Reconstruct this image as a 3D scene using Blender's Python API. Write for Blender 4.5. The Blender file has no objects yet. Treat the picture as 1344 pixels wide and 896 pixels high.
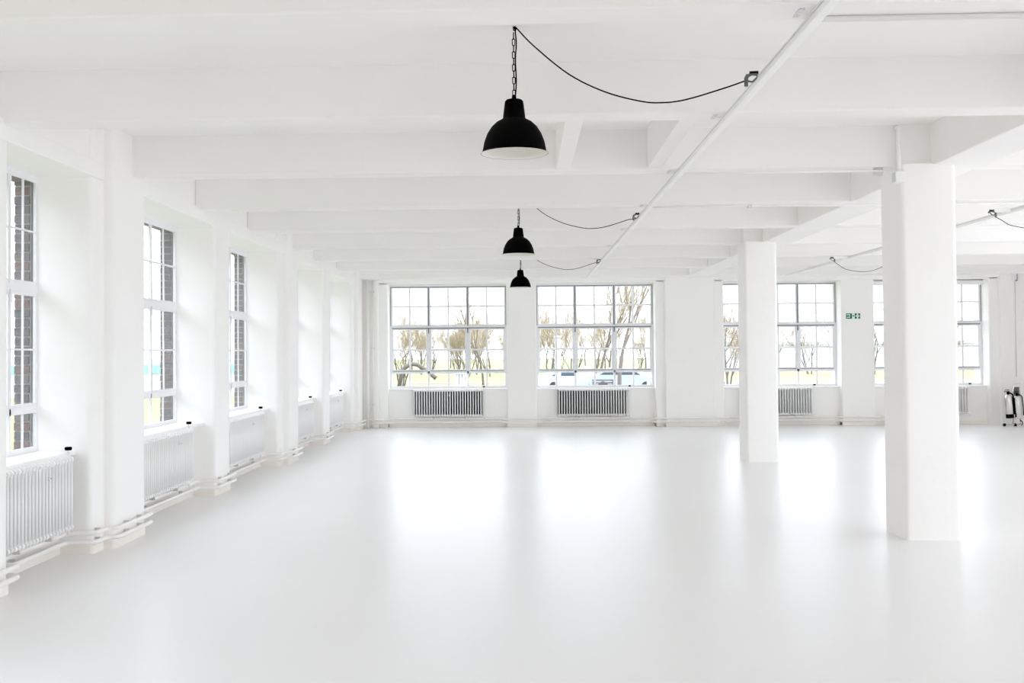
import bpy, math, random
from mathutils import Vector, Matrix
R = math.radians
C = bpy.context.scene.collection
S = bpy.context.scene

# ------------------------------------------------------------------ camera
F_PX, PX, PY = 1400.0, 636.0, 431.0
YAW, PITCH, ROLL, EYE = 0.035, 0.022, 0.0075, 1.6
fw = Vector((-math.sin(YAW)*math.cos(PITCH), math.cos(YAW)*math.cos(PITCH), math.sin(PITCH)))
rt = fw.cross(Vector((0, 0, 1))).normalized(); up = rt.cross(fw)
c_, s_ = math.cos(ROLL), math.sin(ROLL)
rt, up = rt*c_ - up*s_, up*c_ + rt*s_
cam = bpy.data.objects.new('camera', bpy.data.cameras.new('camera')); C.objects.link(cam)
M = Matrix((rt, up, -fw)).transposed().to_4x4(); M.translation = (0, 0, EYE)
cam.matrix_world = M
cam.data.sensor_width = 36.0; cam.data.lens = 36.0*F_PX/1344
cam.data.shift_x = (672-PX)/1344; cam.data.shift_y = (PY-448)/1344
cam.data.clip_end = 800
S.camera = cam

# ------------------------------------------------------------------ world, daylight, exposure
SKY = (0.825, 0.895, 1.0); SKY_STRENGTH = 1.0
w = bpy.data.worlds.new('sky'); S.world = w; w.use_nodes = True
bg = w.node_tree.nodes['Background']; bg.inputs[0].default_value = (*SKY, 1); bg.inputs[1].default_value = SKY_STRENGTH
sl_ = bpy.data.lights.new('sun', 'SUN'); sl_.energy = 1.1; sl_.angle = R(3); sl_.color = (1.0, 0.965, 0.92)
sun = bpy.data.objects.new('sun', sl_); C.objects.link(sun)          # stands behind and to the right, high enough to fall on the floor out of view
sun.rotation_euler = Vector((-0.66, 0.15, -1.0)).to_track_quat('-Z', 'Y').to_euler()
S.view_settings.view_transform = 'Standard'; S.view_settings.look = 'None'
S.view_settings.gamma = 1; S.view_settings.use_curve_mapping = False
S.view_settings.exposure = 2.28
cy = S.cycles
cy.max_bounces = 24; cy.diffuse_bounces = 16; cy.glossy_bounces = 6; cy.transparent_max_bounces = 24; cy.transmission_bounces = 6
cy.sample_clamp_indirect = 8; cy.caustics_reflective = False; cy.caustics_refractive = False
cy.use_denoising = True
try:
    cy.denoiser = 'OPENIMAGEDENOISE'; cy.denoising_input_passes = 'RGB_ALBEDO_NORMAL'
except Exception: pass

def portal(loc, rot, sx, sz):
    l = bpy.data.lights.new('window_daylight', 'AREA'); l.shape = 'RECTANGLE'; l.size = sx; l.size_y = sz
    l.cycles.is_portal = True
    o = bpy.data.objects.new('window_daylight', l); C.objects.link(o); o.location = loc; o.rotation_euler = rot

# ------------------------------------------------------------------ materials
def mat(name, col, rough=0.6, metal=0.0, mottle=0.0, mscale=2.0, bump=0.0, bscale=30.0, spec=0.5, coat=0.0, roughvar=0.0):
    m = bpy.data.materials.new(name); m.use_nodes = True; nt = m.node_tree; b = nt.nodes['Principled BSDF']
    b.inputs['Base Color'].default_value = (*col, 1); b.inputs['Roughness'].default_value = rough
    b.inputs['Metallic'].default_value = metal; b.inputs['Specular IOR Level'].default_value = spec
    b.inputs['Coat Weight'].default_value = coat
    if mottle or bump or roughvar:
        tc = nt.nodes.new('ShaderNodeTexCoord')
    if mottle:
        n = nt.nodes.new('ShaderNodeTexNoise'); n.inputs['Scale'].default_value = mscale; n.inputs['Detail'].default_value = 5
        nt.links.new(tc.outputs['Object'], n.inputs['Vector'])
        r = nt.nodes.new('ShaderNodeMapRange'); r.inputs['From Min'].default_value = 0.3; r.inputs['From Max'].default_value = 0.7
        r.inputs['To Min'].default_value = 1-mottle; r.inputs['To Max'].default_value = 1.0
        nt.links.new(n.outputs['Fac'], r.inputs['Value'])
        v = nt.nodes.new('ShaderNodeVectorMath'); v.operation = 'SCALE'; v.inputs[0].default_value = col
        nt.links.new(r.outputs[0], v.inputs['Scale']); nt.links.new(v.outputs[0], b.inputs['Base Color'])
    if bump:
        n = nt.nodes.new('ShaderNodeTexNoise'); n.inputs['Scale'].default_value = bscale; n.inputs['Detail'].default_value = 4
        nt.links.new(tc.outputs['Object'], n.inputs['Vector'])
        bp = nt.nodes.new('ShaderNodeBump'); bp.inputs['Strength'].default_value = bump; bp.inputs['Distance'].default_value = 0.02
        nt.links.new(n.outputs['Fac'], bp.inputs['Height']); nt.links.new(bp.outputs[0], b.inputs['Normal'])
    if roughvar:
        n = nt.nodes.new('ShaderNodeTexNoise'); n.inputs['Scale'].default_value = 0.7; n.inputs['Detail'].default_value = 4
        nt.links.new(tc.outputs['Object'], n.inputs['Vector'])
        r = nt.nodes.new('ShaderNodeMapRange'); r.inputs['To Min'].default_value = rough-roughvar; r.inputs['To Max'].default_value = rough+roughvar
        nt.links.new(n.outputs['Fac'], r.inputs['Value']); nt.links.new(r.outputs[0], b.inputs['Roughness'])
    return m

WALL = mat('painted_plaster', (0.957, 0.945, 0.929), 0.7, mottle=0.015, bump=0.12, bscale=9)
CEIL = mat('painted_concrete', (0.928, 0.914, 0.900), 0.8, mottle=0.03, mscale=1.2, bump=0.15, bscale=7)
FLOOR = mat('epoxy_floor', (0.89, 0.884, 0.882), 0.30, mottle=0.03, mscale=0.37, spec=0.42)
FRAME = mat('window_paint', (0.86, 0.86, 0.88), 0.4)
SEAL = mat('grey_steel_seal', (0.22, 0.22, 0.24), 0.5)
RAD = mat('radiator_enamel', (0.92, 0.915, 0.91), 0.3)
SLOT_SHADE = mat('slot_shade_blue', (0.02, 0.028, 0.04), 0.8)  # near-black blue that paints the shade seen between radiator sections
PIPE = mat('pipe_paint', (0.90, 0.88, 0.86), 0.35)
BASE = mat('plinth_paint', (0.93, 0.885, 0.835), 0.6, mottle=0.05, mscale=3)
CLIP = mat('clip_steel', (0.68, 0.66, 0.64), 0.4, metal=0.3)
BLACK = mat('black_enamel', (0.0012, 0.0012, 0.0012), 0.6, spec=0.03)
RUBBER = mat('black_rubber', (0.004, 0.004, 0.004), 0.6, spec=0.1)
LINING = mat('shade_white', (0.80, 0.79, 0.74), 0.5)
GREY = mat('grey_plastic', (0.13, 0.13, 0.13), 0.5)
LGREY = mat('light_grey_plastic', (0.72, 0.72, 0.72), 0.5)
CHROME = mat('polished_steel', (0.75, 0.74, 0.73), 0.18, metal=1.0)
GREEN = mat('sign_green', (0.0, 0.16, 0.055), 0.5)
WHITE = mat('sign_white', (0.85, 0.95, 0.90), 0.5)
TRUNK = mat('cable_trunk_paint', (0.93, 0.925, 0.92), 0.5)
BRICK = [mat('brick_%s' % n, c, 0.85, mottle=0.25, mscale=14, bump=0.3, bscale=60) for n, c in
         (('red', (0.22, 0.165, 0.155)), ('dark', (0.16, 0.155, 0.16)), ('brown', (0.20, 0.18, 0.18)))]
MORTAR = mat('mortar', (0.42, 0.41, 0.40), 0.9, bump=0.3, bscale=80)
GRASS = mat('lawn', (0.19, 0.20, 0.095), 0.95, mottle=0.25, mscale=0.15)
YARD = mat('concrete_yard', (0.5, 0.49, 0.47), 0.9, mottle=0.1)
PATH = mat('gravel_path', (0.3, 0.29, 0.27), 0.95)
BARK = mat('bark', (0.14, 0.12, 0.105), 0.9, mottle=0.3, mscale=3)
TWIG = mat('twigs', (0.29, 0.235, 0.155), 0.9)
TARP = mat('blue_tarpaulin', (0.36, 0.40, 0.46), 0.6)
CARW = mat('car_white', (0.62, 0.63, 0.65), 0.3)
CARB = mat('car_blue', (0.36, 0.42, 0.50), 0.3)
DARKG = mat('car_glass', (0.06, 0.08, 0.10), 0.1)
TIRE = mat('tyre', (0.03, 0.03, 0.03), 0.8)
POSTM = mat('pale_post', (0.5, 0.54, 0.58), 0.6)
SHED = mat('pale_cladding', (0.6, 0.61, 0.63), 0.8)
TURQ = mat('turquoise_fascia', (0.22, 0.50, 0.46), 0.6)

def glass_mat():
    m = bpy.data.materials.new('window_glass'); m.use_nodes = True; nt = m.node_tree
    for n in list(nt.nodes): nt.nodes.remove(n)
    o = nt.nodes.new('ShaderNodeOutputMaterial'); mx = nt.nodes.new('ShaderNodeMixShader')
    t = nt.nodes.new('ShaderNodeBsdfTransparent'); t.inputs[0].default_value = (0.985, 0.99, 0.99, 1)
    g = nt.nodes.new('ShaderNodeBsdfGlossy'); g.inputs['Roughness'].default_value = 0.02
    fr = nt.nodes.new('ShaderNodeFresnel'); fr.inputs[0].default_value = 1.45
    ge = nt.nodes.new('ShaderNodeNewGeometry'); inv = nt.nodes.new('ShaderNodeMath'); inv.operation = 'SUBTRACT'; inv.inputs[0].default_value = 1
    mu = nt.nodes.new('ShaderNodeMath'); mu.operation = 'MULTIPLY'      # thin pane: reflect at the entering face only
    nt.links.new(ge.outputs['Backfacing'], inv.inputs[1]); nt.links.new(inv.outputs[0], mu.inputs[0]); nt.links.new(fr.outputs[0], mu.inputs[1])
    nt.links.new(mu.outputs[0], mx.inputs[0]); nt.links.new(t.outputs[0], mx.inputs[1]); nt.links.new(g.outputs[0], mx.inputs[2])
    nt.links.new(mx.outputs[0], o.inputs[0]); return m
GLASS = glass_mat()

# ------------------------------------------------------------------ mesh helpers
class MB:
    def __init__(s): s.v = []; s.f = []; s.sm = []
    def add(s, vs, fs, smooth=False):
        n = len(s.v); s.v += [tuple(p) for p in vs]; s.f += [tuple(i+n for i in f) for f in fs]; s.sm += [smooth]*len(fs); return s
    def box(s, x0, x1, y0, y1, z0, z1):
        vs = [(x, y, z) for z in (z0, z1) for y in (y0, y1) for x in (x0, x1)]
        return s.add(vs, [(0,2,3,1),(4,5,7,6),(0,1,5,4),(2,6,7,3),(0,4,6,2),(1,3,7,5)])
    def prism(s, poly, z0, z1, smooth=False):          # poly counter-clockwise in xy
        n = len(poly); vs = [(x, y, z0) for x, y in poly] + [(x, y, z1) for x, y in poly]
        s.add(vs, [tuple(reversed(range(n))), tuple(range(n, 2*n))])
        k = len(s.v)-2*n
        for i in range(n):
            j = (i+1) % n; s.f.append((k+i, k+j, k+n+j, k+n+i)); s.sm.append(smooth)
        return s
    def tube(s, pts, r, n=8, caps=True, closed=False):
        pts = [Vector(p) for p in pts]; m = len(pts); rings = []
        rs = r if isinstance(r, (list, tuple)) else [r]*m
        nrm = None
        for i, p in enumerate(pts):
            if closed: d = pts[(i+1) % m]-pts[i-1]
            else: d = pts[min(i+1, m-1)]-pts[max(i-1, 0)]
            d.normalize()
            if nrm is None: nrm = d.orthogonal().normalized()
            nrm = (nrm - d*nrm.dot(d)).normalized(); b = d.cross(nrm)
            rings.append([p+(nrm*math.cos(2*math.pi*k/n)+b*math.sin(2*math.pi*k/n))*rs[i] for k in range(n)])
        vs = [q for ring in rings for q in ring]; fs = []
        for i in range(m if closed else m-1):
            i2 = (i+1) % m
            for k in range(n): fs.append((i*n+k, i*n+(k+1) % n, i2*n+(k+1) % n, i2*n+k))
        s.add(vs, fs, True)
        if caps and not closed:
            k = len(s.v)-len(vs)
            s.f += [tuple(k+i for i in reversed(range(n))), tuple(k+(m-1)*n+i for i in range(n))]; s.sm += [False, False]
        return s
    def lathe(s, prof, n=24, c=(0, 0), closed=False):   # prof [(r,z)]
        vs = []; m = len(prof)
        for r, z in prof:
            for k in range(n): vs.append((c[0]+r*math.cos(2*math.pi*k/n), c[1]+r*math.sin(2*math.pi*k/n), z))
        fs = [(i*n+k, i*n+(k+1) % n, (i+1)*n+(k+1) % n, (i+1)*n+k) for i in range(m-1) for k in range(n)]
        return s.add(vs, fs, True)
    def mesh(s, name, m):
        me = bpy.data.meshes.new(name); me.from_pydata(s.v, [], s.f)
        for p, q in zip(me.polygons, s.sm): p.use_smooth = q
        me.materials.append(m); me.update(); return me
    def build(s, name, m, parent=None, bevel=0):
        o = link(name, s.mesh(name, m), parent)
        if bevel:
            b = o.modifiers.new('bevel', 'BEVEL'); b.width = bevel; b.segments = 2; b.limit_method = 'ANGLE'
        return o
def link(name, me, parent=None, loc=None, rot=None):
    o = bpy.data.objects.new(name, me); C.objects.link(o)
    if parent: o.parent = parent
    if loc: o.location = loc
    if rot: o.rotation_euler = rot
    return o
def tag(o, label=None, cat=None, group=None, kind=None):
    if label: o['label'] = label
    if cat: o['category'] = cat
    if group: o['group'] = group
    if kind: o['kind'] = kind
    return o
def empty(name, loc=(0, 0, 0), rz=0):
    o = link(name, None, None, loc, (0, 0, rz)); o.empty_display_size = 0.1; return o
def struct(o, label, cat): return tag(o, label, cat, kind='structure')

def rounded(poly, radii, seg=5):
    out = []; n = len(poly)
    for i, (p, r) in enumerate(zip(poly, radii)):
        p = Vector(p)
        if r <= 0: out.append(tuple(p)); continue
        a = (Vector(poly[i-1])-p).normalized(); b = (Vector(poly[(i+1) % n])-p).normalized()
        A = p+a*r; B = p+b*r
        for k in range(seg+1):
            t = k/seg; out.append(tuple(A*(1-t)**2+p*2*t*(1-t)+B*t*t))
    return out
def smooth_path(pts, r=0.06, seg=4):
    pts = [Vector(p) for p in pts]; out = [pts[0]]
    for i in range(1, len(pts)-1):
        a = pts[i-1]-pts[i]; b = pts[i+1]-pts[i]; q = min(r, a.length*0.45, b.length*0.45)
        A = pts[i]+a.normalized()*q; B = pts[i]+b.normalized()*q
        for k in range(seg+1):
            t = k/seg; out.append(A*(1-t)**2+pts[i]*2*t*(1-t)+B*t*t)
    out.append(pts[-1]); return out

# ------------------------------------------------------------------ the room shell
XL, XP, XN, XG, XO = -3.47, -3.38, -3.74, -3.93, -4.09      # left wall: face, pier face, niche, glazing, outside
YB, YP, YN, YG, YO = 22.74, 22.64, 22.92, 23.12, 23.50      # back wall
XR, YF = 11.45, -7.2                                         # right wall, wall behind the camera
ZB, ZC, ZS, ZL = 3.15, 3.50, 0.80, 3.045                    # beam bottom, ceiling, sill, lintel
floor = struct(MB().box(-3.8, XR+0.3, YF-0.3, 23.0, -0.12, 0).build('floor', FLOOR), 'glossy pale grey poured floor of the empty hall', 'floor')
struct(MB().box(-4.3, XR+0.3, YF-0.3, 23.4, ZC, ZC+0.25).build('ceiling', CEIL), 'white concrete ceiling slab between the beams', 'ceiling')

JY = [4.81+2.17*i for i in range(-5, 9)]
for i, y in enumerate(JY):
    k = i-5
    b = MB()
    if k == 8: b.box(XL, XR, y, 22.74, ZB, ZC+.06)
    else: b.box(-3.5, XR, y, y+0.225, ZB, ZC+.06)
    o = b.build('ceiling_beam', CEIL, bevel=0.012)
    where = {0: 'nearest in view, at the very top of the picture', 1: 'second in view, right behind the nearest pendant lamp',
             2: 'third in view, meeting the near column', 3: 'fourth in view, just behind the near column', 4: 'fifth in view, between the two columns',
             5: 'sixth in view, meeting the farther column', 6: 'seventh in view, behind the farther column', 7: 'last but one before the back wall',
             8: 'last, against the back wall'}.get(k)
    if where: struct(o, 'white concrete ceiling beam, ' + where, 'ceiling beam'); 
    else: tag(struct(o, 'white concrete ceiling beam overhead behind the photographer', 'ceiling beam'), group='beams behind the camera')
    o['group'] = o.get('group') or 'ceiling beams across the hall'
struct(MB().box(3.47, 3.92, YF, YP, ZB-0.005, ZC+.06).build('girder', CEIL, bevel=0.012), 'long white concrete girder running into depth over the columns', 'girder')
for x, y1, lab in ((0.305, 9.15, 'short white trimmer beam in the ceiling, left of the pair near the nearest lamp'), (1.085, 9.15, 'short white trimmer beam in the ceiling, right of the pair')):
    tag(struct(MB().box(x, x+0.125, 7.2, y1, ZB+0.02, ZC+.06).build('trimmer_beam', CEIL, bevel=0.008), lab, 'ceiling beam'), group='trimmer beams')

def column(y0, lab):
    p = rounded([(3.20, y0), (3.66, y0), (3.66, y0+0.53), (3.20, y0+0.53)], [0.045]*4)
    o = MB().prism(p, 0, ZB+0.01, True).build('column', WALL)
    for q in o.data.polygons:
        if abs(q.normal.z) > 0.9: q.use_smooth = False
    m = o.modifiers.new('e', 'EDGE_SPLIT'); m.split_angle = R(35)
    return struct(o, lab, 'column')
col1 = column(9.07, 'nearer thick white square column with rounded corners')
col2 = column(15.41, 'farther white square column in the middle distance')
tag(col1, group='columns'); tag(col2, group='columns')
MB().prism(rounded([(3.2, 9.12), (3.47, 9.12), (3.47, 9.4), (3.2, 9.4)], [0, 0, 0, 0]), ZB, ZC).build('column_head', CEIL, col1)
MB().prism(rounded([(3.2, 15.46), (3.47, 15.46), (3.47, 15.9), (3.2, 15.9)], [0, 0, 0, 0]), ZB, ZC).build('column_head', CEIL, col2)

# ---- left wall (plan polygons extruded)
ZK0, ZK1 = 0.12, 3.40
wl = struct(empty('wall_left', (XL, 10, 0)), 'white wall on the left with deep window niches and piers', 'wall')
def child(o, parent): o.parent = parent; o.matrix_parent_inverse = Matrix.Translation(-Vector(parent.location)); return o
def wpiece(b, name, m, parent, bevel=0):
    return child(b.build(name, m, None, bevel), parent)
def left_pier(y0, y1, yp0=None, yp1=None):
    if yp0 is None:
        pl = rounded([(XO+0.12, y0), (XL, y0), (XL, y1), (XO+0.12, y1)], [0, .05, .05, 0])
    else:
        pl = rounded([(XO+0.12, y0), (XL, y0), (XL, yp0), (XP, yp0), (XP, yp1), (XL, yp1), (XL, y1), (XO+0.12, y1)], [0, .06, .01, .05, .02, .01, .02, 0], 5)
    o = wpiece(MB().prism(pl, 0, ZL if yp0 is None else ZC, True), 'pier', WALL, wl)
    m = o.modifiers.new('e', 'EDGE_SPLIT'); m.split_angle = R(32); return o
LW = [(-5.5, -3.0), (-0.5, 2.0), (2.6, 5.1), (7.1, 8.5), (9.5, 11.97), (12.57, 15.07), (16.04, 18.55), (19.15, 21.62)]   # openings
left_pier(-7.2, -5.5); left_pier(-3.0, -0.5); left_pier(2.0, 2.6); left_pier(5.1, 7.1)
left_pier(8.5, 9.5, 8.73, 9.45); left_pier(11.97, 12.57); left_pier(15.07, 16.04, 15.38, 16.0); left_pier(18.55, 19.15); left_pier(21.62, 23.2, 21.95, 22.5)
for y0, y1 in LW:
    wpiece(MB().box(XO+0.12, XN, y0-0.02, y1+0.02, 0, ZS), 'parapet', WALL, wl)
for y0, y1 in ((-7.2, 8.72), (9.44, 15.39), (15.99, 21.96)):
    wpiece(MB().box(XO+0.12, XL+0.015, y0, y1, ZL, 3.185), 'lintel', WALL, wl, 0.006)
wpiece(MB().box(XO+0.12, XL-0.03, -7.2, 23.2, 3.185, ZC), 'upper_wall', WALL, wl)
wpiece(MB().box(XO, XO+0.12, -7.2, 23.2, 3.0, ZC+0.3), 'outer_lintel', BRICK[0], wl)
for y0, y1 in [(-7.2, -5.5), (-3.0, -0.5), (2.0, 2.6), (5.1, 7.1), (8.5, 9.5), (11.97, 12.57), (15.07, 16.04), (18.55, 19.15), (21.62, 23.5)]:
    wpiece(MB().box(XO, XO+0.12, y0, y1, -1.2, 3.0), 'outer_pier', MORTAR, wl)
wpiece(MB().box(XO, XO+0.12, -7.2, 23.5, -1.2, ZS-0.04), 'outer_parapet', MORTAR, wl)
# bricks of the outer window jambs that show through the panes
rnd = random.Random(5)
def brick_mesh(m, L):
    return MB().box(-L/2, L/2, -0.009, 0.009, -0.031, 0.031).mesh('brick', m)
bm = {(i, L): brick_mesh(BRICK[i], L) for i in range(3) for L in (0.122, 0.116)}
for yj in (8.5, 11.97, 15.07):
    wpiece(MB().box(XO+0.002, XG-0.03, yj-0.035, yj, ZS-0.04, 3.06), 'mortar_bed', MORTAR, wl)
    for r_ in range(30):
        z = ZS+0.0+r_*0.076
        xs = [(-4.027, 0.122 if r_ % 2 else 0.116)]
        for x, L in xs:
            o = link('brick', bm[(rnd.choice((0, 1, 1, 2)), L)], None, (x, yj-0.038-rnd.random()*0.004, z), (0, rnd.uniform(-.01, .01), 0)); child(o, wl)

# ---- back wall
wb = struct(empty('wall_back', (3.5, YB, 0)), 'white far wall with large steel windows', 'wall')
BW = [(-2.87, -0.325), (0.305, 2.83), (4.27, 6.73), (7.42, 9.80), (11.15, 11.40)]
def back_pier(x0, x1, xp0=None, xp1=None, m=WALL):
    if xp0 is None: pl = rounded([(x0, YO), (x0, YB), (x1, YB), (x1, YO)], [0, .03, .03, 0])
    else: pl = rounded([(x0, YO), (x0, YB), (xp0, YB), (xp0, YP), (xp1, YP), (xp1, YB), (x1, YB), (x1, YO)], [0, .03, .01, .03, .03, .01, .03, 0])
    o = wpiece(MB().prism(pl, 0, ZC if xp0 else 3.07, True), 'pier', m, wb)
    q = o.modifiers.new('e', 'EDGE_SPLIT'); q.split_angle = R(32)
back_pier(-3.6, BW[0][0], -3.6, -3.06)
back_pier(BW[0][1], BW[1][0]); back_pier(BW[1][1], BW[2][0], 3.02, 4.07); back_pier(BW[2][1], BW[3][0]); back_pier(BW[3][1], BW[4][0], 9.99, 10.95); back_pier(11.40, 11.75)
for x0, x1 in BW: wpiece(MB().box(x0-0.02, x1+0.02, YN, YO, 0, ZS-0.005), 'parapet', WALL, wb)
wpiece(MB().box(-3.6, 11.75, YB, YO, 3.07, ZC), 'upper_wall', WALL, wb)
for x0, x1 in ((-3.07, 3.03), (4.06, 10.0)): wpiece(MB().box(x0, x1, YP+0.03, YB+0.02, 3.085, ZC+.05), 'lintel', WALL, wb, 0.005)
# bricks outside
wpiece(MB().box(-4.34, 11.75, YO, YO+0.1, -1.2, ZS-0.03), 'outer_parapet', MORTAR, wb)

# ---- right wall and wall behind the camera (outside the frame)
def plain_wall(name, label, axis, pos, lo, hi, openings, out):
    wr = struct(empty(name, (pos, lo, 0) if axis == 'x' else (lo, pos, 0)), label, 'wall')
    def put(a, b, z0, z1, nm):
        p0, p1 = sorted((pos, pos+out*0.3))
        q = MB().box(p0, p1, a, b, z0, z1) if axis == 'x' else MB().box(a, b, p0, p1, z0, z1)
        wpiece(q, nm, WALL, wr)
    c = lo
    for a, b in openings:
        put(c, a, 0, ZC, 'pier'); put(a, b, 0, ZK0, 'parapet'); put(a, b, ZK1, ZC, 'lintel'); c = b
    put(c, hi, 0, ZC, 'pier'); return wr
RW = [(-6.4+3.25*i, -6.4+3.25*i+2.95) for i in range(7)]
FW = [(-3.1+3.25*i, -3.1+3.25*i+2.95) for i in ()]
plain_wall('wall_right', 'white wall with windows on the right, outside the picture', 'x', XR, YF, 23.4, RW, 1)
ZK0 = ZS
plain_wall('wall_front', 'plain white end wall behind the photographer', 'y', YF, -4.2, XR+0.3, FW, -1)
ZK0 = 0.12

# ------------------------------------------------------------------ windows
wcount = [0]
def window(loc, rz, W, H, label, cols=3, ajar=0.0, full=True, seals=True, mw=.019, t=0.045, thin=1.0):
    """local x across the opening, y outwards, z up; origin at the bottom left corner of the opening"""
    wcount[0] += 1
    fr = MB()
    fr.box(0, t, -.03, .03, 0, H); fr.box(W-t, W, -.03, .03, 0, H); fr.box(t, W-t, -.03, .03, H-t, H); fr.box(t, W-t, -.035, .03, 0, 0.055)
    cw = W/cols
    zt0, zt1 = H*0.578, H*0.603           # main transom
    zr0, zr1 = H*0.145, H*0.168           # lower rail
    fr.box(t, W-t, -.045, .03, zt0, zt1); fr.box(t, W-t, -.035, .03, zr0, zr1)
    for i in range(1, cols): fr.box(i*cw-.02*thin, i*cw+.02*thin, -.035, .03, .055, H-t)
    root = fr.build('window_%d' % wcount[0], FRAME); root.location = loc; root.rotation_euler = (0, 0, rz)
    struct(root, label, 'window')
    gz = 0.003
    if not full:
        for i in range(cols):
            MB().box(i*cw+.03, (i+1)*cw-.03, -gz, gz, .055, H-t).build('pane', GLASS, root)
        return root
    sl = MB()                              # dark seals along head, transom and upper mullions
    sl.box(t*0.3, W-t*0.3, -.034, -.029, H-t-.010, H-t+.006)
    sl.box(t, W-t, -.049, -.0445, zt0-.004, zt0+.018)
    for i in range(1, cols): sl.box(i*cw-.012, i*cw+.012, -.041, -.0345, zt1, H-t)
    for x in (t*0.5, W-t*0.5): sl.box(x-.006, x+.006, -.036, -.029, zt1, H-t)
    for i in range(cols):
        x0 = i*cw+.022*thin; x1 = (i+1)*cw-.022*thin
        if i == 0: x0 = t
        if i == cols-1: x1 = W-t
        sl.box(x0+.02, x1-.02, -.038, -.0345, zr1-.004, zr1+.009)
        xm = (x0+x1)/2
        # fixed bottom lights
        MB().box(xm-mw, xm+mw, -.018, .018, .055, zr0).build('muntin', FRAME, root)
        for a, b in ((x0, xm-mw), (xm+mw, x1)): MB().box(a, b, -gz, gz, .055, zr0).build('pane', GLASS, root)
        # two sashes, each with four panes
        for (z0, z1, st, zs) in ((zr1, zt0, .038 if seals else .022*thin, .37), (zt1, H-t, .018*thin, .50)):
            hgt = z1-z0; s = MB()
            s.box(x0, x0+st, -.025, .02, -hgt, 0); s.box(x1-st, x1, -.025, .02, -hgt, 0)
            s.box(x0+st, x1-st, -.025, .02, -.03, 0); s.box(x0+st, x1-st, -.025, .02, -hgt, -hgt+.03)
            s.box(xm-mw, xm+mw, -.02, .015, -hgt+.03, -.03)
            zmid = -hgt/2
            s.box(x0+st, xm-mw, -.02, .015, zmid-mw, zmid+mw); s.box(xm+mw, x1-st, -.02, .015, zmid-mw, zmid+mw)
            so = s.build('sash', FRAME, root); so.location = (0, 0, z1)
            if ajar: so.rotation_euler = (ajar, 0, 0)
            for a, b in ((x0+st, xm-mw), (xm+mw, x1-st)):
                for c, d in ((-hgt+.03, zmid-mw), (zmid+mw, -.03)):
                    MB().box(a, b, -gz, gz, c, d).build('pane', GLASS, so)
    if seals: sl.build('seal', SEAL, root)
    hb = MB()
    for i in range(1, cols): hb.box(i*cw-.012, i*cw+.012, -.06, -.045, zt0-.10, zt0+.01)
    hb.build('latch', SEAL if seals else FRAME, root)
    return root
ZW0, ZW1 = 0.815, 3.065
names = ['large steel window of the far wall behind the left of the two full radiators, bare trees outside',
         'large steel window of the far wall right of the three lamps, tall trunks outside',
         'large steel window of the far wall partly hidden by the farther column',
         'steel window of the far wall partly hidden by the nearer column, roller blind box on top',
         'steel window of the far wall outside the right edge']
for (x0, x1), n in zip(BW, names):
    window((x0, YG, ZW0), 0, x1-x0, ZW1-ZW0, n, full=(x0 < 10))
    portal(((x0+x1)/2, YG+0.3, 1.94), (R(-90), 0, 0), x1-x0, 2.2)
lnames = {7.1: 'nearest steel window of the left wall with brick jamb behind its panes', 9.5: 'second steel window of the left wall, its sashes ajar',
          12.57: 'third steel window of the left wall, a narrow strip of panes showing', 16.04: 'fourth window of the left wall, hidden in its niche behind a pier',
          19.15: 'fifth window of the left wall, hidden in the niche nearest the far corner'}
for y0, y1 in LW:
    # local x runs along +Y, local y must point to -X: rotate by +90 deg
    window((XG, y0, ZW0), R(90), y1-y0, ZL-ZW0, lnames.get(y0, 'steel window of the left wall outside the picture at %s' % ('the rear' if y0 < -4 else 'the camera' if y0 < 1 else 'the front')),
           ajar=(R(-1.4) if y0 == 9.5 else 0), full=(y0 > 6), seals=False, mw=(.007 if y0 == 7.1 else .009), t=(.022 if y0 == 7.1 else .035), thin=.6).scale = (1, .42, 1)
    portal((XG-0.45, (y0+y1)/2, 1.94), (R(90), 0, R(-90)), y1-y0, 2.2)
    sb = MB().box(XG+0.02, -3.60, y0+0.01, y1-0.01, ZS, ZS+0.028).build('window_sill', WALL, bevel=0.006)
    o_lab = {7.1: 'nearest white sill board above the first radiator', 9.5: 'white sill board above the second radiator on the left', 12.57: 'white sill board above the third radiator on the left',
             16.04: 'white sill board above the fourth radiator on the left', 19.15: 'white sill board nearest the far left corner'}.get(y0)
    if o_lab: tag(struct(sb, o_lab, 'window sill'), group='window sills')
    else: tag(struct(sb, 'white sill board on the left wall outside the picture', 'window sill'), group='window sills behind the camera')
for x0, x1 in BW:
    sb = MB().box(x0+0.01, x1-0.01, YN-0.05, YG-0.02, ZS-0.01, ZS+0.018).build('window_sill', WALL, bevel=0.005)
    i = BW.index((x0, x1))
    tag(struct(sb, ['white sill of the left far window', 'white sill of the second far window', 'white sill of the far window behind the farther column',
                    'white sill of the far window behind the nearer column', 'white sill of the far window outside the right edge'][i], 'window sill'), group='window sills')
for y0, y1 in RW:
    window((XR+0.15, y1, ZK0), R(-90), y1-y0, ZK1-ZK0, 'steel window of the right wall outside the picture', cols=3, full=False)['group'] = 'windows of the right wall'
    portal((XR+0.45, (y0+y1)/2, 1.76), (R(90), 0, R(90)), y1-y0, 3.28)
for x0, x1 in FW:
    window((x1, YF-0.15, ZS), R(180), x1-x0, ZK1-ZS, 'steel window in the wall behind the photographer', cols=3, full=False)['group'] = 'windows behind the camera'
    portal(((x0+x1)/2, YF-0.45, 1.76), (R(90), 0, 0), x1-x0, 3.28)

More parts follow.
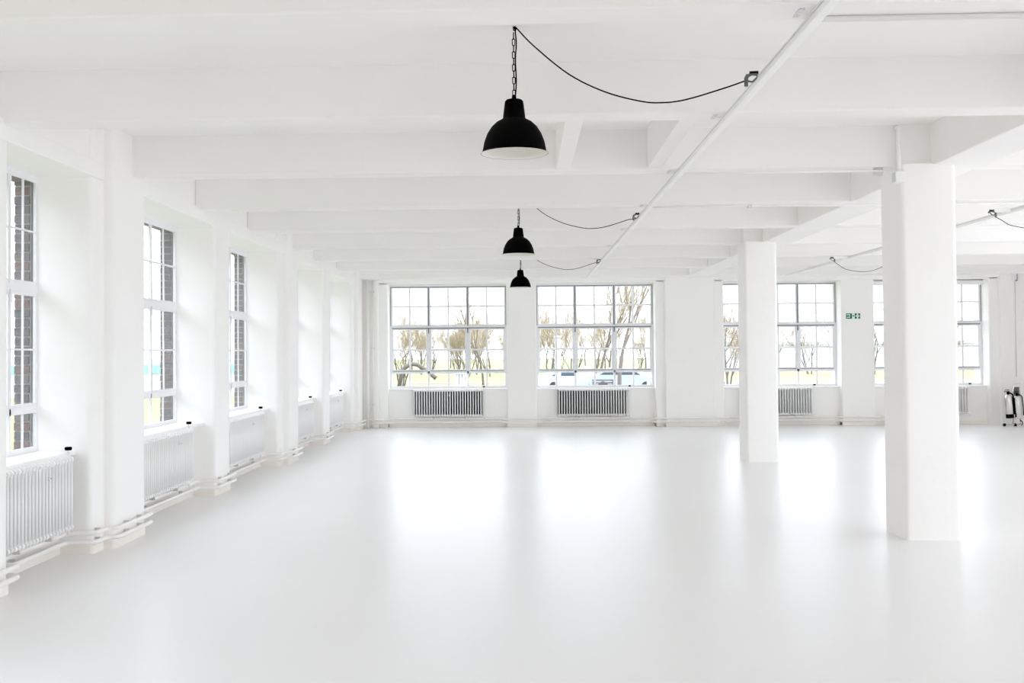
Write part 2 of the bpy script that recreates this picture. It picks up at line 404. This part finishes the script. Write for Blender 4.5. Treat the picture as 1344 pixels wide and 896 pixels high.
# blind box over window 4
bb = tag(MB().box(7.36, 9.96, YG-0.14, YG-0.04, 2.955, 3.045).build('blind_box', FRAME, bevel=0.01), 'long white roller blind box over the far window behind the nearer column', 'blind box')
MB().box(7.34, 7.36, YG-0.13, YG-0.05, 2.96, 3.04).build('end_cap', LGREY, bb); MB().box(9.96, 9.975, YG-0.13, YG-0.05, 2.96, 3.04).build('end_cap', LGREY, bb)
MB().tube([(9.82, YG-0.10, 2.95), (9.83, YG-0.10, 2.2), (9.83, YG-0.10, 1.2)], .004, 6).build('pull_cord', SEAL, bb)

# ------------------------------------------------------------------ plinths
def plinth_left():
    b = MB()
    for y0, y1 in LW: b.box(XN-0.01, XN+0.015, y0, y1, 0, 0.085)
    ps = [(XL, -7.2, -5.5), (XL, -3, -.5), (XL, 2, 2.6), (XL, 5.1, 7.1), (XL, 8.5, 8.73), (XP, 8.73, 9.45), (XL, 11.97, 12.57), (XL, 15.07, 15.38), (XP, 15.38, 16.0), (XL, 18.55, 19.15), (XL, 21.62, 21.95), (XP, 21.95, 22.5)]
    for x, y0, y1 in ps:
        b.prism(rounded([(XN, y0-.012), (x+.012, y0-.012), (x+.012, y1+.012), (XN, y1+.012)], [0, .05, .05, 0]), 0, 0.07)
    struct(b.build('baseboard_left', BASE), 'low painted plinth along the left wall and its piers', 'baseboard')
plinth_left()
b = MB()
for x0, x1 in BW: b.box(x0, x1, YN-0.015, YN+.01, 0, .08)
for x0, x1, y in ((-3.4, -3.06, YP), (-3.06, BW[0][0], YB), (BW[0][1], BW[1][0], YB), (BW[1][1], 3.02, YB), (3.02, 4.07, YP), (4.07, BW[2][0], YB), (BW[2][1], BW[3][0], YB)):
    b.box(x0, x1, y-.012, YN, 0, .065)
struct(b.build('baseboard_back', BASE, bevel=0.006), 'low painted plinth along the far wall', 'baseboard')

# ------------------------------------------------------------------ heating pipes
def pipe_route(off, z):
    o = off; p = [(XL+o, -6.5, z)]
    def seg_left(x, ya, yb): p.append((x+o, ya, z)); p.append((x+o, yb, z))
    niche = lambda y0, y1: seg_left(XN+0.04, y0+.10, y1-.10)
    p.clear()
    p.append((XL+o, 5.2, z)); p.append((XL+o, 7.1+.04, z))
    niche(7.1, 8.5); seg_left(XL, 8.5-.05, 8.66); seg_left(XP, 8.70, 9.48)
    niche(9.5, 11.97); seg_left(XL, 11.92, 12.62); niche(12.57, 15.07); seg_left(XL, 15.02, 15.31); seg_left(XP, 15.34, 16.04)
    niche(16.04, 18.55); seg_left(XL, 18.50, 19.20); niche(19.15, 21.62); seg_left(XL, 21.57, 21.88)
    p.append((XP+o, 21.92, z)); p.append((XP+o, YP-o, z))
    def seg_back(y, xa, xb): p.append((xa, y-o, z)); p.append((xb, y-o, z))
    p.append((-3.02, YP-o, z)); p.append((-2.98, YB-o, z)); p.append((BW[0][0]+.04, YB-o, z))
    def nb(i): seg_back(YN-0.04, BW[i][0]+.10, BW[i][1]-.10)
    nb(0); seg_back(YB, BW[0][1]-.04, BW[1][0]+.04); nb(1); seg_back(YB, BW[1][1]-.04, 2.95); seg_back(YP, 2.99, 4.10); seg_back(YB, 4.14, BW[2][0]+.04)
    nb(2); seg_back(YB, BW[2][1]-.04, BW[3][0]+.04); seg_back(YN-.04, BW[3][0]+.10, 7.95)
    return smooth_path(p, .05, 3)
for z, nm in ((0.178, 'upper of the two white heating pipes running low along the walls'), (0.105, 'lower of the two white heating pipes running low along the walls')):
    o = tag(MB().tube(pipe_route(0.055, z), 0.019, 10).build('heating_pipe', PIPE), nm, 'pipe', 'heating pipes')
    clips = [(XL+.03, 6.6), (XN+.06, 7.6), (XL+.03, 8.56), (XP+.03, 8.95), (XP+.03, 9.25), (XN+.06, 10.3), (XN+.06, 11.4), (XL+.03, 12.05), (XL+.03, 12.45), (XN+.06, 13.3), (XN+.06, 14.5), (XP+.03, 15.6), (XN+.06, 17.3), (XL+.03, 18.8), (XN+.06, 20.4)]
    cm = MB().box(-.03, .012, -.004, .004, -.024, .024).mesh('pipe_clip', PIPE)
    cm.materials[0] = CLIP
    for x, y in clips: link('pipe_clip', cm, o, (x, y, z))
    for x, y in [(-2.5, YN), (-.6, YN), (0.0, YB), (.55, YN), (2.55, YN), (3.3, YP), (3.8, YP), (4.5, YN), (7.05, YB)]:
        link('pipe_clip', cm, o, (x, y-.03, z), (0, 0, R(90)))

# ------------------------------------------------------------------ radiators
def section_mesh():
    b = MB(); z0, z1 = 0.0, 0.58
    for y in (-.050, 0, .050):
        b.prism([(.0115*math.cos(k*math.pi/4), y+.0160*math.sin(k*math.pi/4)) for k in range(8)], .03, z1-.03, True)
    for za, zb in ((0, .05), (z1-.05, z1)):
        m = (za+zb)/2; pr = []
        n = 12
        for k in range(n):
            a = 2*math.pi*k/n; pr.append((.070*math.copysign(abs(math.cos(a))**.7, math.cos(a)), m+.026*math.copysign(abs(math.sin(a))**.7, math.sin(a))))
        vs = [(-.0115, y, z) for y, z in pr]+[(.0115, y, z) for y, z in pr]
        fs = [tuple(range(n)), tuple(reversed(range(n, 2*n)))]+[(i, n+i, n+(i+1) % n, (i+1) % n) for i in range(n)]
        b.add(vs, [tuple(reversed(f)) for f in fs], False)
    return b.mesh('section', RAD)
SEC = section_mesh(); PITCHR = 0.055
def radiator(loc, rz, n, label, z0=.225, vent=None):
    """local x along the length; local -y faces the room"""
    root = empty('radiator', (loc[0], loc[1], z0), rz)
    tag(root, label, 'radiator', 'column radiators under the windows')
    for k in range(n): link('section', SEC, root, (PITCHR*(k+.5), 0, 0))
    L = PITCHR*n
    MB().box(.0, L, .085, .095, .03, .56).build('slot_shade_panel', SLOT_SHADE, root)  # added dark sheet: shade in the radiator slots put in as colour
    hub = MB()
    for z in (.026, .554):
        hub.tube([(.01, 0, z), (L-.01, 0, z)], .02, 8)
    hub.build('header_pipe', RAD, root)
    for x in (.3*L, .75*L):
        MB().box(x-.012, x+.012, -.02, .08, -.04, .005).build('bracket', CLIP, root)
    v = MB().tube(smooth_path([(L-.01, 0, .554), (L+.04, 0, .554), (L+.04, 0, .60)], .02), .011, 8)
    v.build('valve', RAD, root)
    k = MB().lathe([(0, .650), (.024, .648), (.028, .642), (.028, .628), (.024, .622), (0, .620)], 16, (L+.04, 0)); k.build('valve_cap', BLACK, root)['label'] = 'flat black valve cap'
    MB().tube([(L+.04, 0, .60), (L+.04, 0, .622)], .007, 8).build('valve_stem', RAD, root)
    MB().tube(smooth_path([(L-.01, 0, .026), (L+.04, 0, .026), (L+.04, 0, -.045)], .03), .011, 8).build('riser', PIPE, root)
    if vent:
        MB().box(L*vent-.014, L*vent+.014, -.085, -.068, .44, .475).build('heat_meter', FRAME, root, bevel=.004)
        MB().box(L*vent-.004, L*vent+.004, -.088, -.085, .452, .464).build('meter_lens', SEAL, root)
    return root
xr = -3.60
# left wall: local x -> +Y, local -y -> +X  : rotate +90
for yend, n, lab, vent in ((8.31, 21, 'nearest white column radiator at the left edge of the picture', .60),
                     (11.37, 28, 'second white column radiator on the left wall, under the ajar window', .68),
                     (14.53, 31, 'third white column radiator on the left wall', .62),
                     (17.98, 29, 'fourth white column radiator on the left wall', .6), (21.0, 29, 'white column radiator on the left wall nearest the far corner', .6)):
    radiator((xr, yend-n*PITCHR), R(90), n, lab, vent=vent)
for x1, n, lab in ((-0.86, 27, 'white column radiator under the left far window'), (2.24, 27, 'white column radiator under the second far window, right of the lamps'),
                   (6.13, 27, 'white column radiator beside the farther column under the far window'), (9.37, 27, 'white column radiator peeking out behind the nearer column')):
    radiator((x1-n*PITCHR, 22.80), 0, n, lab, vent=(.53 if x1 < 3 else .2))

# ------------------------------------------------------------------ cable trunking, conduits
def trunking(x, lab, y0=-4.0, y1=22.1):
    o = tag(MB().box(x-.024, x+.024, y0, y1, 3.10, ZB-.002).build('cable_trunking', TRUNK, bevel=.004), lab, 'cable trunking', 'cable trunking under the beams')
    MB().box(x-.027, x-.024, y0, y1, 3.128, 3.134).build('lid_edge', CLIP, o)
    cm = MB().box(-.012, .012, -.06, .06, -.006, 0).mesh('fixing', LGREY)
    for y in JY[3:]:
        link('fixing', cm, o, (x-.075, y+.11, ZB))
        MB().box(x-.08, x-.02, y+.105, y+.115, 3.142, ZB).build('strap', TRUNK, o)
    return o
trunking(1.36, 'long white cable trunking running into depth under the beams')
trunking(5.45, 'second white cable trunking under the beams, right of the columns')
def conduit(pts, r, lab):
    return tag(MB().tube(smooth_path(pts, .03), r, 8).build('conduit', TRUNK), lab, 'conduit', 'thin conduits on the beams')
conduit([(1.39, 4.98, 3.135), (9.0, 4.98, 3.135)], .014, 'thin white conduit under the nearest beam at top right')
c2 = conduit([(1.39, 9.10, 3.105), (3.09, 9.10, 3.105)], .008, 'thin cable under the beam left of the nearer column')
MB().lathe([(0, 3.085), (.035, 3.087), (.04, 3.10), (.04, 3.148), (0, 3.149)], 16, (3.06, 9.22)).build('junction_box', LGREY, c2)
c3 = conduit([(1.39, 11.45, 3.135), (2.44, 11.45, 3.142), (3.4, 11.45, 3.13), (8.0, 11.45, 3.138)], .009, 'thin cable under the beam behind the nearer column')
MB().box(2.42, 2.46, 11.42, 11.48, 3.115, 3.15).build('junction_box', LGREY, c3)
cp = tag(MB().tube(smooth_path([(3.19, 9.14, 3.47), (3.19, 9.09, 3.47), (3.19, 9.09, 3.08)], .03), .019, 10).build('conduit', TRUNK), 'short vertical white conduit on the beam at the top of the nearer column', 'conduit')
cb = MB().box(3.135, 3.215, 9.0, 9.09, 2.995, 3.085).build('junction_box', TRUNK, bevel=.005)
tag(cb, 'small white junction box at the top left corner of the nearer column', 'junction box')
MB().box(3.131, 3.135, 9.005, 9.085, 3.0, 3.08).build('side_plate', LGREY, cb)
so = tag(MB().box(3.66, 3.685, 9.25, 9.33, .45, .53).build('wall_socket', LGREY, bevel=.004), 'pale wall socket low on the right side of the nearer column', 'socket')
# drain pipe in the far left corner, wall boxes
dp = tag(MB().tube([(-3.27, 22.52, .0), (-3.27, 22.52, ZB)], .034, 12).build('drain_pipe', PIPE), 'thick painted drain pipe in the far left corner', 'pipe', 'vertical pipes in the corner')
dq = tag(MB().tube([(-3.17, 22.58, .0), (-3.17, 22.58, ZB)], .016, 10).build('drain_pipe', PIPE), 'thin painted pipe right of the thick corner pipe', 'pipe', 'vertical pipes in the corner')
for o, x, y in ((dp, -3.27, 22.58), (dq, -3.17, 22.61)):
    for z in (.5, 1.7, 2.9): MB().box(x-.03, x+.03, y-.02, y+.03, z-.012, z+.012).build('pipe_clip', CLIP, o)
tag(MB().box(-3.12, -3.04, 22.55, YP, 3.14, 3.22).build('junction_box', LGREY, bevel=.006), 'small grey box high on the wall in the far left corner', 'junction box')
tag(MB().box(9.68, 9.84, 22.60, YP+.03, 3.21, 3.33).build('junction_box', LGREY, bevel=.008), 'small grey box above the right end of the far wall', 'junction box')
bx = tag(MB().box(10.24, 10.32, 22.58, YP, 3.02, 3.16).build('switch_box', FRAME, bevel=.006), 'small white switch box with cable high on the wall above the extinguishers', 'switch box')
MB().box(10.318, 10.33, 22.575, YP-.01, 3.0, 3.17).build('box_edge', GREY, bx)
MB().tube([(10.29, 22.61, 3.02), (10.29, 22.61, 1.0)], .008, 8).build('cable', LGREY, bx)

# ------------------------------------------------------------------ pendant lamps
def torus_link(L, W, r):
    b = MB(); pts = []
    for k in range(14):
        a = 2*math.pi*k/14; x = (W/2-r)*math.cos(a); z = (W/2-r)*math.sin(a)+math.copysign((L-W)/2, math.sin(a)+1e-6)
        pts.append((x, 0, z))
    return b.tube(pts, r, 6, closed=True)
LINK = torus_link(.047, .021, .0028).mesh('chain_link', BLACK)
RIMZ = 2.755
prof = [(.0, .315), (.045, .314), (.053, .306), (.056, .290), (.066, .205), (.075, .198), (.105, .182), (.133, .155), (.158, .115), (.176, .068), (.185, .022), (.187, .010), (.197, .0)]
inner = [(r-.004 if r > .01 else 0, z-.004) for r, z in prof[4:]]
inner[0] = (0, .195); inner[-1] = (.195, .0005)
SH = MB().lathe(prof, 40).mesh('lamp_shade', BLACK)
IN = MB().lathe(list(reversed(inner)), 40).mesh('shade_lining', LINING)
NECK = MB().lathe([(0, .345), (.012, .343), (.014, .315), (0, .314)], 12).mesh('cord_grip', BLACK)
BULB = MB().lathe([(.02, .19), (.02, .13), (.028, .11), (.03, .09), (.022, .07), (0, .06)], 16).mesh('bulb', LINING)
def lamp(x, y, cordpts, lab, chainvis=True):
    root = empty('pendant_lamp', (x, y, RIMZ)); tag(root, lab, 'lamp', 'pendant lamps')
    link('lamp_shade', SH, root); link('shade_lining', IN, root); link('cord_grip', NECK, root); link('bulb', BULB, root)
    ztop = 3.485-RIMZ; z = .335+.018; k = 0
    while z < ztop-.01:
        link('chain_link', LINK, root, (0, 0, z), (0, 0, R(90*(k % 2)+8))); z += .0375; k += 1
    MB().tube([(0, 0, ztop+.015), (0, 0, ztop-.005), (.012, 0, ztop-.012), (.015, 0, ztop), (.010, 0, ztop+.008)], .004, 6).build('ceiling_hook', BLACK, root)
    c = [(.008, -.012, .33), (.014, -.014, .42), (.010, -.012, .55), (.016, -.014, .64), (.010, -.01, ztop-.01), (.016, -.01, ztop+.004)]
    c += [(px-x, py-y, pz-RIMZ) for px, py, pz in cordpts]
    v = [Vector(q) for q in c]; out = []
    for i in range(len(v)-1):     # Catmull-Rom
        p0, p1, p2, p3 = v[max(i-1, 0)], v[i], v[i+1], v[min(i+2, len(v)-1)]
        for s in range(6):
            t = s/6; out.append(0.5*((2*p1)+(p2-p0)*t+(2*p0-5*p1+4*p2-p3)*t*t+(3*p1-p0-3*p2+p3)*t**3))
    out.append(v[-1])
    MB().tube(out, .0042, 6).build('power_cord', RUBBER, root)
    return root
def sag(xa, ya, za, xb, yb, zb, pts): return [(xa+(xb-xa)*t, ya+(yb-ya)*t, z) for t, z in pts]
def cordline(x0, y0, x1, y1, z1):   # hook -> plug, same sag as the nearest one
    prof_ = [(.09, 3.38), (.245, 3.203), (.405, 3.089), (.565, 3.024), (.655, 3.013), (.72, 3.018), (.79, 3.036), (.87, 3.064), (.94, 3.090)]
    return [(x0+(x1-x0)*t, y0+(y1-y0)*t, z) for t, z in prof_]+[(x1, y1, z1)]
lamp(-.035, 6.20, cordline(-.035, 6.2, 1.27, 6.02, 3.115), 'nearest and largest black pendant lamp, hanging on a chain')
lamp(-.033, 12.65, cordline(-.033, 12.65, 1.30, 12.1, 3.095)[:], 'second black pendant lamp, in the middle of the row of three')
lamp(-.020, 19.17, cordline(-.02, 19.17, 1.31, 18.0, 3.09), 'farthest and smallest black pendant lamp of the row of three')
lamp(6.86, 18.6, [(6.6, 18.5, 3.25), (6.3, 18.3, 3.08), (5.986, 18.1, 2.951), (5.823, 18.0, 2.902), (5.635, 17.97, 2.892), (5.411, 17.95, 2.932), (5.261, 17.9, 3.01), (5.205, 17.9, 3.055)], 'black pendant lamp hidden behind the nearer column, only its cord showing')
lamp(6.95, 12.5, [(6.75, 12.45, 3.3), (6.4, 12.35, 3.08), (6.0, 12.2, 2.95), (5.75, 12.15, 2.93), (5.618, 12.1, 2.941), (5.459, 12.1, 2.977), (5.359, 12.05, 3.02), (5.265, 12.0, 3.055)], 'black pendant lamp beyond the right edge, only its cord showing')

def plug(x, y, z, side, lab):
    root = empty('cable_coupling', (x, y, z)); tag(root, lab, 'plug', 'cable couplings on the trunking')
    s = side
    MB().tube([(-.045*s, 0, -.035), (-.045*s, 0, .01), (-.035*s, 0, .03)], [.011, .012, .010], 10).build('socket', GREY, root)
    MB().tube(smooth_path([(-.04*s, 0, .02), (-.015*s, 0, .035), (.025*s, 0, .030), (.035*s, 0, .015)], .01), .009, 8).build('clamp', GREY, root)
    MB().tube([(-.025*s, 0, .040), (.022*s, 0, .042)], [.010, .010], 10).build('cap', RUBBER, root)
    MB().tube(smooth_path([(-.035*s, 0, -.005), (-.010*s, 0, -.012), (.02*s, 0, .02)], .01), .005, 6).build('lever', GREY, root)
plug(1.318, 6.02, 3.118, 1, 'grey cable coupling with black cap at the end of the nearest lamp cord')
plug(1.318, 12.1, 3.112, 1, 'cable coupling at the end of the second lamp cord')
plug(1.318, 18.0, 3.107, 1, 'cable coupling at the end of the farthest lamp cord')
plug(5.22, 12.0, 3.085, -1, 'cable coupling hanging right of the nearer column')
MB().box(.03, .235, -.012, .012, .02, .060).build('arm', TRUNK, bpy.data.objects['cable_coupling.003'])
plug(5.16, 17.9, 3.085, -1, 'cable coupling between the two columns')

MB().box(.03, .29, -.012, .012, .02, .060).build('arm', TRUNK, bpy.data.objects['cable_coupling.004'])
# ------------------------------------------------------------------ emergency sign
sg = empty('exit_sign', (6.975, YB-.012, 2.30)); tag(sg, 'small green and white emergency sign on the far wall between the columns', 'sign')
MB().box(-.16, .16, 0, .010, -.068, .068).build('sign_board', WHITE, sg)
g = MB(); y0, y1 = -.003, 0
g.box(-.145, -.02, y0, y1, -.056, .056); g.box(.035, .15, y0, y1, -.056, .056)
g.box(-.005, .018, y0, y1, -.006, .022); g.box(.002, .011, y0, y1, -.022, -.006)
g.build('green_panel', GREEN, sg)
g = MB(); y0, y1 = -.006, -.003
g.box(-.128, -.065, y0, y1, .018, .036); g.box(-.128, -.065, y0, y1, -.034, -.016); g.box(-.072, -.062, y0, y1, -.034, .036)
g.box(.0925-.014, .0925+.014, y0, y1, -.056, .056); g.box(.052, .133, y0, y1, -.014, .014)
g.build('white_symbol', WHITE, sg)

# ------------------------------------------------------------------ extinguishers on a trolley
tr = empty('extinguisher_trolley', (10.10, 22.25, 0)); tag(tr, 'chrome tube trolley carrying two fire extinguishers by the far wall', 'trolley')
MB().tube(smooth_path([(-.06, .02, .02), (.0, .05, .60), (-.04, .05, .70), (.01, .06, .86), (.13, .06, .86), (.10, .05, .45), (.10, .03, .08)], .03), .011, 8).build('handle_frame', CHROME, tr)
MB().tube([(-.26, 0, .045), (.26, -.03, .035)], .010, 8).build('axle', CHROME, tr)
MB().tube([(-.05, .05, .045), (.27, -.1, .03)], .008, 8).build('axle', CHROME, tr)
MB().box(-.02, .16, -.04, .10, .045, .06).build('base_plate', CHROME, tr)
MB().box(-.01, .10, .055, .068, .62, .80).build('back_panel', GREY, tr)
for x, y in ((-.24, 0), (-.02, .0), (.26, -.07)):
    MB().tube([(x-.02, y, .03), (x+.02, y, .03)], .03, 14).build('wheel', RUBBER, tr)
def extinguisher(x, y, z, tilt, lab, dark):
    r = empty('fire_extinguisher', (x, y, z)); r.rotation_euler = (0, tilt, 0); tag(r, lab, 'fire extinguisher', 'fire extinguishers')
    MB().lathe([(0, 0), (.068, 0), (.072, .01), (.072, .38), (.066, .42), (.045, .455), (.018, .47), (0, .47)], 24).build('cylinder', CHROME, r)
    if dark: MB().lathe([(0, -.02), (.076, -.02), (.078, 0), (.078, .06), (.074, .062)], 24).build('foot_ring', RUBBER, r)
    MB().lathe([(0, .52), (.022, .518), (.026, .50), (.024, .465), (0, .46)], 14).build('valve', RUBBER, r)
    MB().box(-.07, .03, -.012, .012, .515, .53).build('lever', RUBBER, r); MB().box(-.06, .03, -.012, .012, .548, .56).build('lever', RUBBER, r)
    MB().tube(smooth_path([(.02, 0, .50), (.085, -.02, .46), (.092, -.03, .25), (.090, -.03, .06)], .04), .016 if dark else .011, 8).build('hose', RUBBER, r)
    MB().box(.05, .10, -.05, -.01, .05, .40).build('cover', RUBBER, r, bevel=.01) if dark else None
extinguisher(9.965, 22.22, .19, R(-4), 'left silver fire extinguisher with black foot, on the trolley', True)
extinguisher(10.13, 22.20, .16, R(-3), 'right silver fire extinguisher, on the trolley', False)
hz = tag(MB().tube(smooth_path([(10.15, 22.2, .14), (10.20, 22.18, .09), (10.17, 22.15, .03)], .03), .009, 8).build('hose', RUBBER, tr), None)
hz.matrix_parent_inverse = Matrix.Translation((-10.10, -22.25, 0))

# ------------------------------------------------------------------ outdoors
GZ = -1.2
g = MB().box(-260, 320, 24.6, 420, GZ-.5, GZ); o = struct(g.build('ground', GRASS), 'pale winter lawn outside the far windows', 'lawn')
o = struct(MB().box(-260, -5.2, -60, 24.5, GZ-.5, GZ).build('ground', GRASS), 'winter lawn outside the left wall', 'lawn')
o = struct(MB().box(11.9, 320, -60, 24.5, GZ-.5, GZ).build('yard', YARD), 'pale concrete yard outside the right wall', 'yard')
o = struct(MB().box(-4.9, 11.9, -200, -7.8, GZ-.5, GZ).build('yard', YARD), 'pale concrete yard behind the building', 'yard')
tag(struct(MB().prism([(-30, 96), (120, 92), (120, 95), (-30, 99)], GZ, GZ+.03).build('path', PATH), 'pale gravel path across the lawn', 'path'))
struct(MB().prism([(6, 28), (40, 28), (46, 84), (2, 84)], GZ, GZ+.04).build('car_park', PATH), 'pale paved yard outside the far windows', 'yard')

def tree_meshes(seed, h, multi=1, spread=.5):
    rr = random.Random(seed); tb = MB(); br = MB()
    def grow(p, d, L, r, depth):
        n = 3; r *= 1.0 if depth < 2 else 1.5; pts = [p]; q = p.copy(); dd = d.copy()
        for i in range(n):
            dd = (dd+Vector((rr.uniform(-.16, .16), rr.uniform(-.16, .16), rr.uniform(-.02, .12)))).normalized(); q = q+dd*L/n; pts.append(q.copy())
        rs = [r*(1-.45*i/n) for i in range(n+1)]
        (tb if depth < 2 else br).tube(pts, rs, 5 if depth < 2 else 3, caps=False)
        if depth >= 6: return
        k = 3 if depth < 5 else 2
        for i in range(k+(depth == 1)):
            a = rr.uniform(0, 2*math.pi); t = rr.uniform(.35, 1) if i else 1
            s = pts[min(n, int(t*n+.3))]
            nd = (dd+Vector((math.cos(a), math.sin(a), rr.uniform(-.1, .35)))*rr.uniform(spread*.7, spread*1.5)).normalized()
            grow(s, nd, L*rr.uniform(.58, .8), r*(.55 if depth < 1 else .46)*rr.uniform(.8, 1.1), depth+1)
    for i in range(multi):
        a = rr.uniform(0, 6.28); l = .28 if multi > 1 else .04
        grow(Vector((math.cos(a)*.2*(multi > 1), math.sin(a)*.2*(multi > 1), 0)), Vector((math.cos(a)*l, math.sin(a)*l, 1)).normalized(), h*.33, h*(.012 if multi == 1 else .009), 0)
    return tb.mesh('trunk', BARK), br.mesh('branches', TWIG)
KINDS = [tree_meshes(1, 8, 1), tree_meshes(2, 7, 3, .6), tree_meshes(3, 10, 1, .4), tree_meshes(4, 6, 4, .65), tree_meshes(5, 9, 2, .5), tree_meshes(9, 11, 1, .2)]
def at(px, Y, z=0):   # a point on the +Y ray through picture column px
    return (px-685.3)/1400*Y
def tree(px, Y, k, s, lab, grp='bare trees beyond the far windows', rz=None):
    r = empty('bare_tree', (at(px, Y), Y, GZ), rnd.uniform(0, 6.28) if rz is None else rz); r.scale = (s, s, s*rnd.uniform(.95, 1.1))
    tag(r, lab, 'tree', grp)
    link('trunk', KINDS[k][0], r); link('branches', KINDS[k][1], r)
tree(527, 84, 1, 1.1, 'bare tree with crooked limbs at the left of the left far window')
tree(600, 94, 3, 1.1, 'bushy bare tree with several stems in the middle of the left far window')
tree(612, 108, 1, 1.0, 'bare tree just right of the bushy one in the left far window')
tree(634, 90, 5, .8, 'slender bare tree in the right third of the left far window')
tree(786, 88, 5, 1.0, 'slender dark trunk in the middle of the second far window')
tree(812, 66, 5, 1.2, 'thick tall trunk at the right of the second far window')
tree(745, 92, 4, 1.0, 'bare tree near the white pillar in the second far window')
tree(955, 75, 3, 1.3, 'bare bush in the left strip of the far window behind the farther column')
k_ = 0
for row in range(6):
    Y = 122+row*12.5; x = at(478, Y)
    while x < at(1330, Y):
        px = 685.3+1400*x/Y
        if not (905 < px < 940) and not (row > 1 and px > 930):
            tree(px, Y+rnd.uniform(-2, 2), (k_*3+row) % 5, rnd.uniform(.95, 1.3), 'pale bare tree in the hazy woodland far beyond the lawn', 'woodland trees beyond the lawn'); k_ += 1
        x += rnd.uniform(6.8, 8.0)
arc = tag(MB().tube(smooth_path([(at(522, 80), 80, GZ-.1), (at(528, 80), 80, .35), (at(538, 80), 80, .75), (at(547, 80), 80, .72), (at(562, 80), 80, .15), (at(572, 80), 80, -.35)], .8), [.0]*0 or .16, 8).build('fallen_trunk', BARK), 'arched fallen tree trunk on the lawn in the left far window', 'tree trunk')
# posts
def post(px, Y, r, ztop, lab):
    o = tag(MB().tube([(at(px, Y), Y, GZ), (at(px, Y), Y, ztop)], r, 12).build('post', POSTM), lab, 'post', 'posts outside the far windows')
    MB().lathe([(0, ztop+.1), (r*1.2, ztop+.08), (r*1.2, ztop-.02), (0, ztop-.03)], 12, (at(px, Y), Y)).build('post_cap', POSTM, o)
post(732, 50, .14, 2.25, 'broad white pillar in the left third of the second far window')
post(850, 50, .09, 3.4, 'pale blue lamp post at the right of the second far window')
for i, px in enumerate((597, 600.5, 604, 608, 612)): post(px, 60, .06, .35, ['leftmost', 'second', 'middle', 'fourth', 'rightmost'][i]+' of the five bluish posts in the left far window')
# cars and covered heap
def car(px, Y, rz, m, lab, s=1.0):
    r = empty('parked_car', (at(px, Y), Y, GZ), rz); r.scale = (s, s, s); tag(r, lab, 'car', 'parked cars outside')
    side = [(-2.1, .3), (2.1, .3), (2.15, .7), (1.9, .92), (1.05, 1.0), (.45, 1.42), (-.9, 1.46), (-1.7, 1.02), (-2.1, .95)]
    n = len(side); vs = [(x, -.85, z) for x, z in side]+[(x, .85, z) for x, z in side]
    fs = [tuple(range(n)), tuple(reversed(range(n, 2*n)))]+[(i, n+i, n+(i+1) % n, (i+1) % n) for i in range(n)]
    MB().add(vs, [tuple(reversed(f)) for f in fs]).build('car_body', m, r, bevel=.06)
    for sy in (-1, 1):
        y0, y1 = sorted((sy*.83, sy*.86))
        vs = [(x, y, z) for y in (y0, y1) for x, z in ((.95, 1.02), (.42, 1.36), (-.85, 1.39), (-1.5, 1.03))]
        MB().add(vs, [(0, 1, 2, 3), (7, 6, 5, 4), (0, 4, 5, 1), (1, 5, 6, 2), (2, 6, 7, 3), (3, 7, 4, 0)]).build('side_window', DARKG, r)
        for x in (-1.3, 1.3): MB().tube([(x, sy*.72, .32), (x, sy*.88, .32)], .32, 16).build('wheel', TIRE, r)
car(742, 78, R(20), CARW, 'white parked car at the bottom of the second far window')
car(822, 74, R(-15), CARB, 'pale blue parked car at the bottom right of the second far window', 1.15)
hp = MB()
hp.lathe([(0, GZ+1.75), (.35, GZ+1.68), (.62, GZ+1.4), (.75, GZ+1.0), (.78, GZ)], 20, (at(768, 76), 76))
tag(hp.build('covered_heap', TARP), 'domed heap under a pale blue tarpaulin in the second far window', 'heap')
bn = empty('garden_bench', (at(791, 72), 72, GZ)); tag(bn, 'low bench beside the covered heap in the second far window', 'bench')
for z in (.45, .62, .8): MB().box(-.75, .75, 0, .05, z, z+.1).build('slat', BARK, bn)
for x in (-.65, .65): MB().box(x-.04, x+.04, -.2, .1, 0, .9).build('leg', BARK, bn)
# long low hall outside to the left and pale building far right
hl = empty('low_hall', (-24, 70, GZ)); tag(hl, 'long pale low hall with turquoise fascia outside the second left window', 'building')
MB().box(-14, 10, 0, 6, 0, 1.55).build('wall', SHED, hl); MB().box(-14.1, 10.1, -.1, 6.1, 1.55, 2.1).build('fascia', TURQ, hl); MB().box(-14, 10, .3, 6, 2.1, 2.5).build('roof', SHED, hl)
h2 = empty('low_hall', (54, 165, GZ)); tag(h2, 'long pale building far across the field in the window behind the farther column', 'building')
MB().box(-22, 40, 0, 10, 0, 3.6).build('wall', SHED, h2); MB().box(-22.3, 40.3, -.3, 10.3, 3.6, 4.0).build('roof', POSTM, h2)
nb = empty('sky_blocker_wing', (-17, 8, GZ)); tag(nb, 'unseen brick block added outside the left wall to dim the left windows', 'building')  # unseen block, added to cut the sky light reaching the left window reveals
MB().box(-8, 0, -24, 24, 0, 10.5).build('wall', mat('sky_blocker_brick', (0.30, 0.24, 0.21), 0.9, mottle=0.2, mscale=3), nb)
MB().box(-8.2, 0.2, -24.2, 24.2, 10.5, 10.9).build('roof_edge', SHED, nb)
for zf in (1.6, 5.6):
    for k in range(11): MB().box(0, .06, -22.5+k*3.9, -20.1+k*3.9, zf, zf+2.3).build('window', DARKG, nb)
